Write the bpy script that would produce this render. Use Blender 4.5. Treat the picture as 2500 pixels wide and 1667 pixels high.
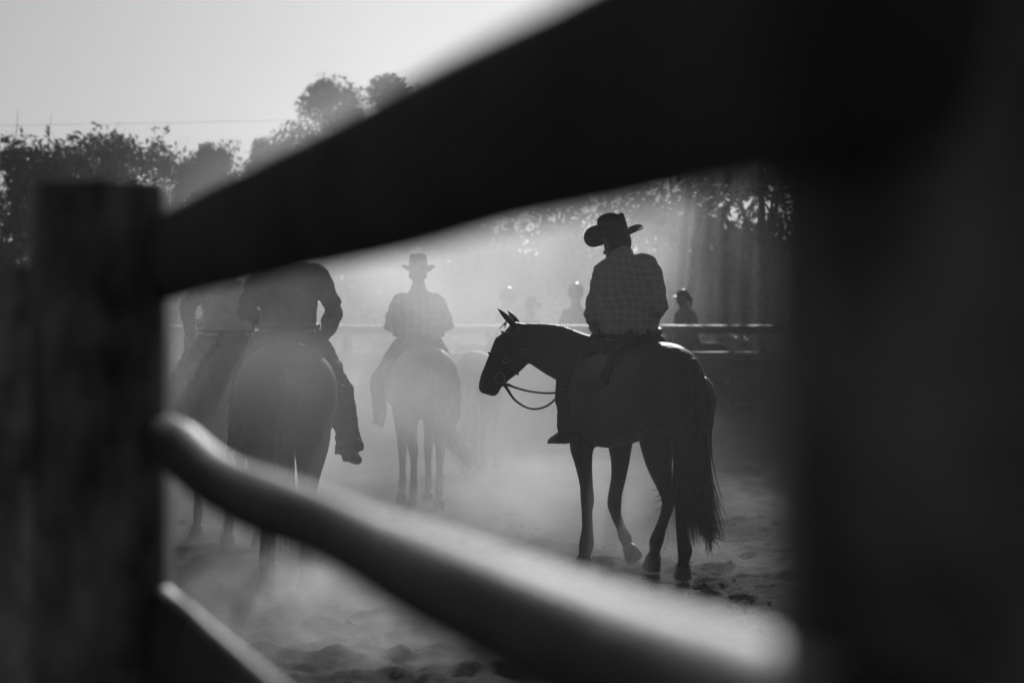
import bpy, math, random
import numpy as np
from mathutils import Vector, Matrix
random.seed(7); rng = np.random.default_rng(7)
S = bpy.context.scene
for o in list(bpy.data.objects): bpy.data.objects.remove(o)
R = math.radians

# ------------------------------------------------------------------ camera
F, HY, HC = 5903.0, 857.0, 1.53          # focal length in photo pixels, horizon row, eye height
cam = bpy.data.cameras.new('camera'); cam.lens = 85; cam.sensor_width = 36
cam.clip_start = 0.05; cam.clip_end = 9000
cam.dof.use_dof = True; cam.dof.focus_distance = 16.9; cam.dof.aperture_fstop = 2.8
camo = bpy.data.objects.new('camera', cam); S.collection.objects.link(camo)
camo.location = (0, 0, HC); camo.rotation_euler = (R(90) + math.atan(23.5 / F), 0, 0)
S.camera = camo

# ------------------------------------------------------------------ sky, sun, exposure
SUN_EL, SUN_AZ = R(22.0), R(6.0)        # azimuth to the right of the view axis (+Y)
w = bpy.data.worlds.new('World'); S.world = w; w.use_nodes = True
nt = w.node_tree; nt.nodes.clear()
out = nt.nodes.new('ShaderNodeOutputWorld'); bg = nt.nodes.new('ShaderNodeBackground')
sk = nt.nodes.new('ShaderNodeTexSky'); sk.sky_type = 'NISHITA'; sk.sun_disc = False
sk.sun_elevation = SUN_EL; sk.sun_rotation = SUN_AZ
sk.air_density = 1.0; sk.dust_density = 2.0; sk.ozone_density = 1.0
bw = nt.nodes.new('ShaderNodeRGBToBW')
nt.links.new(sk.outputs[0], bw.inputs[0]); nt.links.new(bw.outputs[0], bg.inputs[0])
bg.inputs[1].default_value = 0.05
nt.links.new(bg.outputs[0], out.inputs[0])
sd = bpy.data.lights.new('sun', 'SUN'); sd.energy = 5.0; sd.angle = R(0.5)
so = bpy.data.objects.new('sun', sd); S.collection.objects.link(so)
sdir = Vector((math.sin(SUN_AZ) * math.cos(SUN_EL), math.cos(SUN_AZ) * math.cos(SUN_EL), math.sin(SUN_EL)))
so.rotation_euler = sdir.to_track_quat('Z', 'Y').to_euler()
so.location = (30, 100, 60)
S.view_settings.view_transform = 'Standard'; S.view_settings.look = 'None'
S.view_settings.gamma = 1; S.view_settings.use_curve_mapping = False
S.view_settings.exposure = -1.08
cy = S.cycles
cy.use_denoising = True
cy.max_bounces = 6; cy.volume_bounces = 1; cy.transparent_max_bounces = 12
cy.diffuse_bounces = 3; cy.glossy_bounces = 2
cy.volume_step_rate = 1.0; cy.volume_max_steps = 256
cy.caustics_reflective = False; cy.caustics_refractive = False

# ------------------------------------------------------------------ materials (the place is seen in greys)
def nodes(name):
    m = bpy.data.materials.new(name); m.use_nodes = True
    t = m.node_tree; b = t.nodes['Principled BSDF']
    return m, t, b
def N(t, kind, **kw):
    n = t.nodes.new(kind)
    for k, v in kw.items(): setattr(n, k, v)
    return n
def noise(t, scale, detail=4, rough=.6, stretch=(1, 1, 1)):
    tc = N(t, 'ShaderNodeTexCoord'); mp = N(t, 'ShaderNodeMapping'); mp.inputs['Scale'].default_value = stretch
    n = N(t, 'ShaderNodeTexNoise'); n.inputs['Scale'].default_value = scale
    n.inputs['Detail'].default_value = detail; n.inputs['Roughness'].default_value = rough
    t.links.new(tc.outputs['Object'], mp.inputs[0]); t.links.new(mp.outputs[0], n.inputs['Vector'])
    return n
def grey(v): return (v, v, v, 1)
def mat(name, lo, hi, scale=8, rough=.8, bump=.0, bscale=None, stretch=(1, 1, 1), spec=.5, sheen=0, bdist=.02):
    m, t, b = nodes(name)
    n = noise(t, scale, 5, .6, stretch)
    r = N(t, 'ShaderNodeValToRGB'); r.color_ramp.elements[0].position = .3; r.color_ramp.elements[1].position = .7
    r.color_ramp.elements[0].color = grey(lo); r.color_ramp.elements[1].color = grey(hi)
    t.links.new(n.outputs[0], r.inputs[0]); t.links.new(r.outputs[0], b.inputs['Base Color'])
    b.inputs['Roughness'].default_value = rough; b.inputs['Specular IOR Level'].default_value = spec
    if sheen:
        b.inputs['Sheen Weight'].default_value = sheen; b.inputs['Sheen Roughness'].default_value = .35
    if bump:
        n2 = noise(t, bscale or scale * 4, 6, .65, stretch)
        bp = N(t, 'ShaderNodeBump'); bp.inputs['Strength'].default_value = bump; bp.inputs['Distance'].default_value = bdist
        t.links.new(n2.outputs[0], bp.inputs['Height']); t.links.new(bp.outputs[0], b.inputs['Normal'])
    return m
M = {}
M['post_wood'] = mat('weathered_post_wood', .05, .5, 11, .85, .6, 30, (1, 1, .5))
M['rail_wood'] = mat('bare_rail_wood', .035, .11, 9, .52, .5, 22, (1, 1, 1), .42)
M['top_rail_wood'] = mat('dark_rail_wood', .07, .15, 5, .9, .3, 26, (1, 1, 1), .1)
M['far_wood'] = mat('far_fence_wood', .10, .18, 3, .5, .3, 12)
M['far_glint_board'] = mat('far_fence_glint_board', .06, .14, 3, .62, .4, 12, spec=.22)
M['far_board'] = mat('far_fence_board', .05, .09, 2, .8, .3, 9)
M['black_coat'] = mat('black_horse_coat', .010, .018, 5, .5, .12, 90, spec=.4, sheen=.05, bdist=.004)
M['grey_coat'] = mat('dark_grey_horse_coat', .02, .035, 4, .7, .1, 90, spec=.15, sheen=.04, bdist=.004)
M['bay_coat'] = mat('mid_horse_coat', .05, .08, 4, .7, .1, 90, spec=.15, sheen=.05, bdist=.004)
M['pale_coat'] = mat('pale_grey_horse_coat', .2, .28, 4, .7, .1, 90, spec=.15, sheen=.05, bdist=.004)
M['white_coat'] = mat('white_horse_coat', .6, .75, 4, .6, .1, 90, spec=.35, sheen=.1, bdist=.004)
M['hoof'] = mat('hoof_horn', .03, .07, 20, .6, .3, 60, bdist=.004)
M['black_hair'] = mat('black_hair', .008, .014, 20, .5, 0, spec=.4)
M['white_hair'] = mat('white_hair', .5, .65, 20, .6, 0)
M['grey_hair'] = mat('grey_hair', .03, .05, 20, .6, 0)
M['leather'] = mat('dark_leather', .015, .03, 14, .5, .3, 60, bdist=.003)
M['metal'] = mat('bridle_metal', .45, .6, 10, .35); M['metal'].node_tree.nodes['Principled BSDF'].inputs['Metallic'].default_value = 1
M['skin'] = mat('skin', .14, .18, 12, .55)
M['trousers'] = mat('dark_trousers', .012, .022, 10, .85, .6, 14, bdist=.02)
M['chaps'] = mat('leather_chaps', .05, .08, 10, .7, .6, 12, bdist=.025)
M['hat_dark'] = mat('dark_felt', .014, .022, 12, .85, .15, 60, bdist=.003)
M['hat_light'] = mat('pale_felt', .4, .5, 12, .8, .15, 60, bdist=.003)
M['shirt_dark'] = mat('dark_woven_shirt', .2, .26, 10, .85, .8, 9, bdist=.03, sheen=.2)
M['shirt_mid'] = mat('mid_shirt', .55, .65, 10, .85, .8, 9, bdist=.03, sheen=.2)
M['tee'] = mat('pale_shirt', .22, .3, 10, .85, .6, 9, bdist=.02)
M['tee_dark'] = mat('dark_tshirt', .08, .12, 10, .85, .6, 9, bdist=.02)
M['helmet'] = mat('helmet_shell', .06, .08, 10, .35)
M['eye'] = mat('eye', .02, .03, 10, .2)
M['hair'] = mat('dark_hair', .02, .04, 30, .6)
M['bark'] = mat('bark', .05, .11, 5, .9, .7, 14, (1, 1, .3), bdist=.05)
M['wire'] = mat('wire', .02, .03, 5, .6)

def plaid(name, base, dark, light, f, lightw=.06):
    m, t, b = nodes(name)
    tc = N(t, 'ShaderNodeTexCoord'); 
    wob = N(t, 'ShaderNodeTexNoise'); wob.inputs['Scale'].default_value = 4; wob.inputs['Detail'].default_value = 1
    t.links.new(tc.outputs['Object'], wob.inputs['Vector'])
    vm = N(t, 'ShaderNodeVectorMath', operation='MULTIPLY_ADD'); vm.inputs[1].default_value = (.085,) * 3
    t.links.new(wob.outputs['Color'], vm.inputs[0]); t.links.new(tc.outputs['Object'], vm.inputs[2])
    sp = N(t, 'ShaderNodeSeparateXYZ'); t.links.new(vm.outputs[0], sp.inputs[0])
    def stripe(src, freq, ph, half):
        a = N(t, 'ShaderNodeMath', operation='MULTIPLY_ADD'); a.inputs[1].default_value = freq; a.inputs[2].default_value = ph
        t.links.new(src, a.inputs[0])
        f_ = N(t, 'ShaderNodeMath', operation='FRACT'); t.links.new(a.outputs[0], f_.inputs[0])
        c = N(t, 'ShaderNodeMath', operation='COMPARE'); c.inputs[1].default_value = .5; c.inputs[2].default_value = half
        t.links.new(f_.outputs[0], c.inputs[0]); return c.outputs[0]
    def add(a, b_, mx=False):
        n = N(t, 'ShaderNodeMath', operation='MAXIMUM' if mx else 'ADD'); t.links.new(a, n.inputs[0]); t.links.new(b_, n.inputs[1]); return n.outputs[0]
    X, Z = sp.outputs[0], sp.outputs[2]
    dk = add(add(stripe(X, f, 0, .045), stripe(X, f, .17, .045)), add(stripe(Z, f, 0, .045), stripe(Z, f, .17, .045)))
    lt = add(stripe(X, f, .55, lightw), stripe(Z, f, .55, lightw), True)
    m1 = N(t, 'ShaderNodeMix', data_type='RGBA'); m1.inputs[6].default_value = grey(base); m1.inputs[7].default_value = grey(light)
    t.links.new(lt, m1.inputs[0])
    m2 = N(t, 'ShaderNodeMix', data_type='RGBA'); m2.inputs[7].default_value = grey(dark)
    sc = N(t, 'ShaderNodeMath', operation='MULTIPLY'); sc.inputs[1].default_value = .5; t.links.new(dk, sc.inputs[0])
    t.links.new(sc.outputs[0], m2.inputs[0]); t.links.new(m1.outputs[2], m2.inputs[6])
    t.links.new(m2.outputs[2], b.inputs['Base Color'])
    n2 = noise(t, 9, 4, .55); bp = N(t, 'ShaderNodeBump'); bp.inputs['Strength'].default_value = .8; bp.inputs['Distance'].default_value = .03
    t.links.new(n2.outputs[0], bp.inputs['Height']); t.links.new(bp.outputs[0], b.inputs['Normal'])
    b.inputs['Roughness'].default_value = .9; b.inputs['Sheen Weight'].default_value = .2
    return m
M['plaid_dark'] = plaid('dark_plaid_shirt', .50, .32, .60, 19, .035)
M['plaid_light'] = plaid('pale_plaid_shirt', .3, .16, .38, 13)

def leaf_mat(name, lo, hi, trans):
    m, t, b = nodes(name)
    t.nodes.remove(b); o = t.nodes['Material Output']
    n = noise(t, .7, 3); r = N(t, 'ShaderNodeValToRGB')
    r.color_ramp.elements[0].position = .35; r.color_ramp.elements[1].position = .65
    r.color_ramp.elements[0].color = grey(lo); r.color_ramp.elements[1].color = grey(hi)
    t.links.new(n.outputs[0], r.inputs[0])
    d = N(t, 'ShaderNodeBsdfDiffuse'); tr = N(t, 'ShaderNodeBsdfTranslucent'); mx = N(t, 'ShaderNodeMixShader'); mx.inputs[0].default_value = trans
    gl = N(t, 'ShaderNodeBsdfGlossy'); gl.inputs['Roughness'].default_value = .45; m2 = N(t, 'ShaderNodeMixShader'); m2.inputs[0].default_value = .04
    t.links.new(r.outputs[0], d.inputs[0]); t.links.new(r.outputs[0], tr.inputs[0])
    t.links.new(d.outputs[0], mx.inputs[1]); t.links.new(tr.outputs[0], mx.inputs[2])
    t.links.new(mx.outputs[0], m2.inputs[1]); t.links.new(gl.outputs[0], m2.inputs[2]); t.links.new(m2.outputs[0], o.inputs[0])
    return m
M['leaf'] = leaf_mat('eucalypt_leaves', .04, .08, .3)
M['leaf_dark'] = leaf_mat('dark_leaves', .04, .06, .2)

def volume_even(name, dens, g):
    m, t, b = nodes(name); t.nodes.remove(b)
    v = N(t, 'ShaderNodeVolumePrincipled'); v.inputs['Color'].default_value = grey(.93)
    v.inputs['Density'].default_value = dens; v.inputs['Anisotropy'].default_value = g
    t.links.new(v.outputs[0], t.nodes['Material Output'].inputs['Volume']); return m
def volume_cloud(name, dens, g, nscale, lo, hi, power, off):
    m, t, b = nodes(name); t.nodes.remove(b)
    tc = N(t, 'ShaderNodeTexCoord')
    ln = N(t, 'ShaderNodeVectorMath', operation='LENGTH'); t.links.new(tc.outputs['Object'], ln.inputs[0])
    f1 = N(t, 'ShaderNodeMapRange', interpolation_type='SMOOTHSTEP'); f1.inputs['From Min'].default_value = 1; f1.inputs['From Max'].default_value = 1 - power
    t.links.new(ln.outputs['Value'], f1.inputs['Value'])
    geo = N(t, 'ShaderNodeNewGeometry'); mp = N(t, 'ShaderNodeMapping'); mp.inputs['Location'].default_value = off
    mp.inputs['Scale'].default_value = (1, .6, 1.2)
    t.links.new(geo.outputs['Position'], mp.inputs[0])
    n = N(t, 'ShaderNodeTexNoise'); n.inputs['Scale'].default_value = nscale; n.inputs['Detail'].default_value = 3; n.inputs['Roughness'].default_value = .55
    n.inputs['Distortion'].default_value = .6
    t.links.new(mp.outputs[0], n.inputs['Vector'])
    f2 = N(t, 'ShaderNodeMapRange', interpolation_type='SMOOTHSTEP'); f2.inputs['From Min'].default_value = lo; f2.inputs['From Max'].default_value = hi
    f2.inputs['To Min'].default_value = .12
    t.links.new(n.outputs[0], f2.inputs['Value'])
    mu = N(t, 'ShaderNodeMath', operation='MULTIPLY'); t.links.new(f1.outputs[0], mu.inputs[0]); t.links.new(f2.outputs[0], mu.inputs[1])
    m3 = N(t, 'ShaderNodeMath', operation='MULTIPLY'); m3.inputs[1].default_value = dens; t.links.new(mu.outputs[0], m3.inputs[0])
    v = N(t, 'ShaderNodeVolumePrincipled'); v.inputs['Color'].default_value = grey(.93); v.inputs['Anisotropy'].default_value = g
    t.links.new(m3.outputs[0], v.inputs['Density'])
    t.links.new(v.outputs[0], t.nodes['Material Output'].inputs['Volume']); return m

# ------------------------------------------------------------------ mesh helpers
def tag(o, label=None, cat=None, group=None, kind=None):
    for k, v in (('label', label), ('category', cat), ('group', group), ('kind', kind)):
        if v: o[k] = v
    return o
def empty(name, loc, rz=0):
    o = bpy.data.objects.new(name, None); S.collection.objects.link(o)
    o.location = loc; o.rotation_euler = (0, 0, rz); o.empty_display_size = .2; return o
def link(name, me, parent=None, m=None):
    o = bpy.data.objects.new(name, me); S.collection.objects.link(o)
    if parent: o.parent = parent
    if m and not me.materials: me.materials.append(m)
    return o
def unit(v): 
    n = np.linalg.norm(v, axis=-1, keepdims=True); return v / np.maximum(n, 1e-9)
def catmull(P, sub):
    P = np.asarray(P, float)
    if sub <= 1 or len(P) < 3: 
        return P
    Q = np.vstack([2 * P[0] - P[1], P, 2 * P[-1] - P[-2]]); o = []
    for i in range(1, len(Q) - 2):
        for k in range(sub):
            t = k / sub; a, b, c, d = Q[i - 1:i + 3]
            o.append(.5 * (2 * b + (c - a) * t + (2 * a - 5 * b + 4 * c - d) * t * t + (3 * b - a - 3 * c + d) * t ** 3))
    o.append(P[-1]); return np.array(o)
class MB:
    def __init__(s): s.v = []; s.f = []; s.n = 0
    def add(s, v, f):
        s.v.append(np.asarray(v, float)); s.f += [tuple(i + s.n for i in q) for q in f]; s.n += len(v); return s
    def sweep(s, pts, ra, rb=None, ref=(1, 0, 0), n=14, sub=4, round_=True):
        """a tube through pts with half-axes ra (along ref) and rb"""
        pts = np.asarray(pts, float); L = len(pts)
        ra = np.broadcast_to(np.asarray(ra, float), (L,)); rb = ra if rb is None else np.broadcast_to(np.asarray(rb, float), (L,))
        A = catmull(np.column_stack([pts, ra, rb]), sub); P, ra, rb = A[:, :3], np.maximum(A[:, 3], 4e-4), np.maximum(A[:, 4], 4e-4)
        T = unit(np.gradient(P, axis=0)); ref = np.asarray(ref, float)
        a = unit(ref - (T @ ref)[:, None] * T); b = np.cross(T, a)
        if round_:
            def cap(P0, T0, a0, b0, r1, r2, sg):
                m = min(r1, r2); return [(P0 + sg * T0 * m * h, a0, b0, r1 * k, r2 * k) for h, k in ((.45, .87), (.75, .62))]
            st = cap(P[0], T[0], a[0], b[0], ra[0], rb[0], -1)[::-1]; en = cap(P[-1], T[-1], a[-1], b[-1], ra[-1], rb[-1], 1)
            P = np.vstack([[q[0] for q in st], P, [q[0] for q in en]]); a = np.vstack([[q[1] for q in st], a, [q[1] for q in en]])
            b = np.vstack([[q[2] for q in st], b, [q[2] for q in en]])
            ra = np.concatenate([[q[3] for q in st], ra, [q[3] for q in en]]); rb = np.concatenate([[q[4] for q in st], rb, [q[4] for q in en]])
        th = np.arange(n) * 2 * math.pi / n; K = len(P)
        V = P[:, None] + a[:, None] * (ra[:, None] * np.cos(th))[..., None] + b[:, None] * (rb[:, None] * np.sin(th))[..., None]
        V = V.reshape(-1, 3); f = []
        for i in range(K - 1):
            for j in range(n):
                j2 = (j + 1) % n; f.append((i * n + j, i * n + j2, (i + 1) * n + j2, (i + 1) * n + j))
        f.append(tuple(range(n))[::-1]); f.append(tuple((K - 1) * n + j for j in range(n)))
        return s.add(V, f)
    def ball(s, c, r, ref=None, n=14):
        """ellipsoid; r = three half-axes, ref = 3x3 axes as rows"""
        ax = np.eye(3) if ref is None else np.asarray(ref, float)
        v = []; f = []; K = 9
        for i in range(K + 1):
            ph = math.pi * (.04 + .92 * i / K)
            for j in range(n):
                t = 2 * math.pi * j / n; l = np.array([math.sin(ph) * math.cos(t) * r[0], math.sin(ph) * math.sin(t) * r[1], math.cos(ph) * r[2]])
                v.append(np.asarray(c) + l @ ax)
        for i in range(K):
            for j in range(n): j2 = (j + 1) % n; f.append((i * n + j, (i + 1) * n + j, (i + 1) * n + j2, i * n + j2))
        f.append(tuple(range(n))); f.append(tuple(K * n + j for j in range(n))[::-1])
        return s.add(v, f)
    def box(s, lo, hi):
        x0, y0, z0 = lo; x1, y1, z1 = hi
        v = [(x0, y0, z0), (x1, y0, z0), (x1, y1, z0), (x0, y1, z0), (x0, y0, z1), (x1, y0, z1), (x1, y1, z1), (x0, y1, z1)]
        return s.add(v, [(3, 2, 1, 0), (4, 5, 6, 7), (0, 1, 5, 4), (1, 2, 6, 5), (2, 3, 7, 6), (3, 0, 4, 7)])
    def mesh(s, name, smooth=True):
        me = bpy.data.meshes.new(name); me.from_pydata(np.vstack(s.v).tolist(), [], s.f)
        if smooth: me.polygons.foreach_set('use_smooth', [True] * len(me.polygons))
        me.update(); return me
    def build(s, name, m, parent=None, smooth=True):
        return link(name, s.mesh(name, smooth), parent, m)
    def melt(s, name, m, parent=None, voxel=.012, it=5, crease=0):
        """one continuous skin over all the shapes"""
        me = s.mesh(name); o = bpy.data.objects.new('tmp', me); S.collection.objects.link(o)
        r = o.modifiers.new('r', 'REMESH'); r.mode = 'VOXEL'; r.voxel_size = voxel; r.use_smooth_shade = True
        q = o.modifiers.new('s', 'SMOOTH'); q.factor = .5; q.iterations = it
        if crease:
            tx = bpy.data.textures.get('creases') or bpy.data.textures.new('creases', 'CLOUDS'); tx.noise_scale = .075; tx.noise_depth = 2
            d = o.modifiers.new('d', 'DISPLACE'); d.texture = tx; d.strength = crease; d.mid_level = .5; d.texture_coords = 'LOCAL'
            q2 = o.modifiers.new('s2', 'SMOOTH'); q2.factor = .5; q2.iterations = 2
        dg = bpy.context.evaluated_depsgraph_get(); dg.update()
        me2 = bpy.data.meshes.new_from_object(o.evaluated_get(dg)); me2.name = name
        bpy.data.objects.remove(o); bpy.data.meshes.remove(me)
        me2.polygons.foreach_set('use_smooth', [True] * len(me2.polygons)); me2.materials.clear()
        return link(name, me2, parent, m)
def copy_tree(o, parent=None):
    c = o.copy(); S.collection.objects.link(c); c.parent = parent
    for ch in list(o.children): copy_tree(ch, c)
    return c
def W(px, py, Y): return np.array([(px - 1250) / F * Y, Y, HC + (HY - py) / F * Y])
def vnoise(x, y, seed):
    """2-D value noise"""
    g = np.random.default_rng(seed).random((256, 256)); xi = np.floor(x).astype(int); yi = np.floor(y).astype(int)
    fx = x - xi; fy = y - yi; fx = fx * fx * (3 - 2 * fx); fy = fy * fy * (3 - 2 * fy)
    G = lambda a, b: g[a % 256, b % 256]
    return (G(xi, yi) * (1 - fx) + G(xi + 1, yi) * fx) * (1 - fy) + (G(xi, yi + 1) * (1 - fx) + G(xi + 1, yi + 1) * fx) * fy

# ------------------------------------------------------------------ ground
def ground():
    xs = np.concatenate([[-4000, -1200, -400, -150, -70], np.arange(-40, -8, 2.), np.arange(-8, -3.2, .25), np.arange(-3.2, 4.2, .045), np.arange(4.2, 10, .25), np.arange(10, 42, 2.), [70, 150, 400, 1200, 4000]])
    ys = np.concatenate([[-400, -60, -20, -6], np.arange(0, 9, .4), np.arange(9, 22, .045), np.arange(22, 38, .16), np.arange(38, 80, 2.), [100, 150, 300, 700, 1500, 4000]])
    X, Y = np.meshgrid(xs, ys); 
    z = .06 * (vnoise(X * .35 + 40, Y * .35 + 70, 1) - .5) + .035 * (vnoise(X * 1.4 + 40, Y * 1.4 + 9, 2) - .5)
    clod = np.abs(vnoise(X * 3.6 + 90, Y * 3.6 + 50, 3) - .5) * 2
    z += .055 * (1 - clod) * vnoise(X * 1.1 + 7, Y * 1.1 + 3, 8) + .05 * (vnoise(X * 8 + 90, Y * 8 + 50, 4) - .5) + .03 * (vnoise(X * 17 + 90, Y * 17 + 50, 5) - .5)
    z += .05 * np.maximum(0, vnoise(X * 5.5 + 20, Y * 5.5 + 33, 6) - .62) * 2 - .06 * np.maximum(0, vnoise(X * 4.2 + 50, Y * 4.2 + 13, 7) - .66) * 2
    z -= .012
    dist = np.hypot(X, Y); z = np.where(dist > 60, 0, z)
    nx, ny = len(xs), len(ys)
    V = np.column_stack([X.ravel(), Y.ravel(), z.ravel()])
    I = np.arange(nx * ny).reshape(ny, nx)
    f = np.column_stack([I[:-1, :-1].ravel(), I[:-1, 1:].ravel(), I[1:, 1:].ravel(), I[1:, :-1].ravel()])
    me = bpy.data.meshes.new('ground'); me.from_pydata(V.tolist(), [], f.tolist()); me.polygons.foreach_set('use_smooth', [True] * len(me.polygons))
    m = mat('arena_sand', .05, .11, 1.1, .95, 1.0, 30, bdist=.04, spec=.08)
    o = link('ground', me, None, m); o['kind'] = 'structure'; o['label'] = 'loose churned sandy arena floor with hoof marks and clods'
ground()
cl = MB(); g = np.random.default_rng(5)
for i in range(1500):
    Y_ = 9.5 + 13 * g.random() ** 1.3; X_ = g.uniform(-.26, .2) * Y_; r_ = .008 + .026 * g.random() ** 4
    q = unit(g.normal(size=(6, 3))) * 0 + np.array([(1, 0, 0), (0, 1, 0), (-1, 0, 0), (0, -1, 0), (.2, .1, .55), (0, 0, -.7)]) * (.6 + .8 * g.random((6, 1)))
    a_ = g.random() * 6.28; c_, s_ = math.cos(a_), math.sin(a_); q = q @ np.array([(c_, s_, 0), (-s_, c_, 0), (0, 0, 1)]) * r_
    cl.add(q + (X_, Y_, .012), [(0, 1, 4), (1, 2, 4), (2, 3, 4), (3, 0, 4), (1, 0, 5), (2, 1, 5), (3, 2, 5), (0, 3, 5)])
tag(cl.build('dirt_clods', bpy.data.materials['arena_sand'], None, False), 'loose dirt clods scattered over the arena floor', None, None, 'stuff')

# ------------------------------------------------------------------ the near fence we look through
def log_mesh(path, r, seed, flat=1.0, n=22, lump=.1, step=.04):
    P = catmull(path, 8)
    d = np.concatenate([[0], np.cumsum(np.linalg.norm(np.diff(P, axis=0), axis=1))]); s = np.arange(0, d[-1], step)
    P = np.column_stack([np.interp(s, d, P[:, k]) for k in range(3)]); rr = np.interp(s, d, catmull(np.column_stack([path, r]), 8)[:, 3])
    T = unit(np.gradient(P, axis=0)); up = np.array([0, 0, 1.]); a = unit(np.cross(T, up)); b = np.cross(a, T)
    th = np.arange(n) * 2 * math.pi / n; V = []
    for i in range(len(P)):
        k = 1 + lump * (vnoise(np.cos(th) * 1.2 + 20, np.sin(th) * 1.2 + s[i] * 2.2 + 30, seed) - .5) * 2 + .04 * (vnoise(th * 4 + 9, np.full(n, s[i] * 3), seed + 1) - .5)
        V.append(P[i] + a[i] * (rr[i] * k * np.cos(th))[:, None] + b[i] * (rr[i] * flat * k * np.sin(th))[:, None])
    V = np.vstack(V); K = len(P)
    f = [(i * n + j, i * n + (j + 1) % n, (i + 1) * n + (j + 1) % n, (i + 1) * n + j) for i in range(K - 1) for j in range(n)]
    f += [tuple(range(n))[::-1], tuple((K - 1) * n + j for j in range(n))]
    return V, f
def rail_pt(Y, h, dx=0):      # the line of the near fence
    return np.array([.4227 - .2523 * Y + dx, Y, HC + h])
nf = tag(empty('wooden_fence', (0, 0, 0)), 'dark weathered timber fence close to the viewer with two posts and three log rails', 'fence')
def rail(h_list, r_list, Ys, seed, flat, lump, name='rail', m='rail_wood'):
    V, f = log_mesh([rail_pt(Y, h) for Y, h in zip(Ys, h_list)], r_list, seed, flat, lump=lump)
    return MB().add(V, f).build(name, M[m], nf)
Ys = [4.25, 3.9, 3.5, 3.0, 2.5, 2.0, 1.6, 1.3, 1.0]
o = rail([.153] * 9, [.034] * 9, [3.95] + Ys[1:], 11, 2.06, .03, m='top_rail_wood'); o['label'] = 'thick top rail running from the left post to the right post'
o = rail([-.140, -.145, -.172, -.180, -.174, -.176, -.180, -.181, -.181], [.036, .040, .036, .038, .034, .034, .038, .040, .041], [4.1, 3.75, 3.3, 2.85, 2.43, 2.19, 1.92, 1.4, 1.0], 12, 1.0, .13)
o['label'] = 'crooked middle rail with a sunlit top'
o = rail([-.49] * 9, [.034] * 9, Ys, 13, 3.4, .05); o['label'] = 'lowest rail, seen at the bottom left'
def near_post(X, Y, top, wdt, seed, label, knots):
    n = 28; zs = np.linspace(-.3, top, 72); V = []
    th = np.arange(n) * 2 * math.pi / n
    for z in zs:
        c, s_ = np.cos(th), np.sin(th); sq = 1 / np.maximum(np.abs(c) ** 5 + np.abs(s_) ** 5, .2) ** (1 / 5)      # square with worn edges
        k = sq * (1 + .05 * (vnoise(c * 1.5 + 9, s_ * 1.5 + z * 2 + 9, seed) - .5) * 2 + .03 * (vnoise(th * 5, np.full(n, z * 3 + 5), seed + 1) - .5))
        if z > top - .04: k = k * .97
        V.append(np.column_stack([X + wdt / 2 * k * c, Y + wdt / 2 * k * s_, np.full(n, z) + (.012 * (vnoise(c * 2 + 5, s_ * 2 + 5, seed) - .5) if z > top - .05 else 0)]))
    K = len(zs); V = np.vstack(V)
    f = [(i * n + j, i * n + (j + 1) % n, (i + 1) * n + (j + 1) % n, (i + 1) * n + j) for i in range(K - 1) for j in range(n)]
    f += [tuple(range(n))[::-1], tuple((K - 1) * n + j for j in range(n))]
    p = MB().add(V, f).build('post', M['post_wood'], nf); p['label'] = label
    for kx, kz, r in knots:
        b = MB().ball((X + kx, Y - wdt / 2, kz), (r, .009, r * 1.5)); b.ball((X + kx + r * .6, Y - wdt / 2, kz - r * .8), (r * .8, .007, r))
        k = b.melt('knot', M['post_wood'], p, .004, 3)
near_post(-.670, 3.96, HC + (857 - 447) / F * 3.86, .216, 21, 'mottled square post with knots at the left', [(.03, 1.17, .032), (-.03, 1.5, .018), (.02, 1.42, .02)])
near_post(.257, 1.29, 1.83, .23, 25, 'very near dark post filling the right side', [])
# what stands left of the left post: the end of a lower sleeper wall
sl = MB()
sp = tag(empty('timber_panel', (-1.0, 4.32, 0)), 'dark timber panel lower than the mottled post, at the left edge', 'fence panel')
zt = HC + (857 - 652) / F * 4.3
for k in range(9):
    z1 = zt - k * .2; z0 = z1 - .1995
    MB().box((-.5, -.03 + .003 * (k % 2), max(z0, -.2)), (.215, .03 + .003 * (k % 2), z1)).build('board', M['post_wood'], sp, False)

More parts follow.
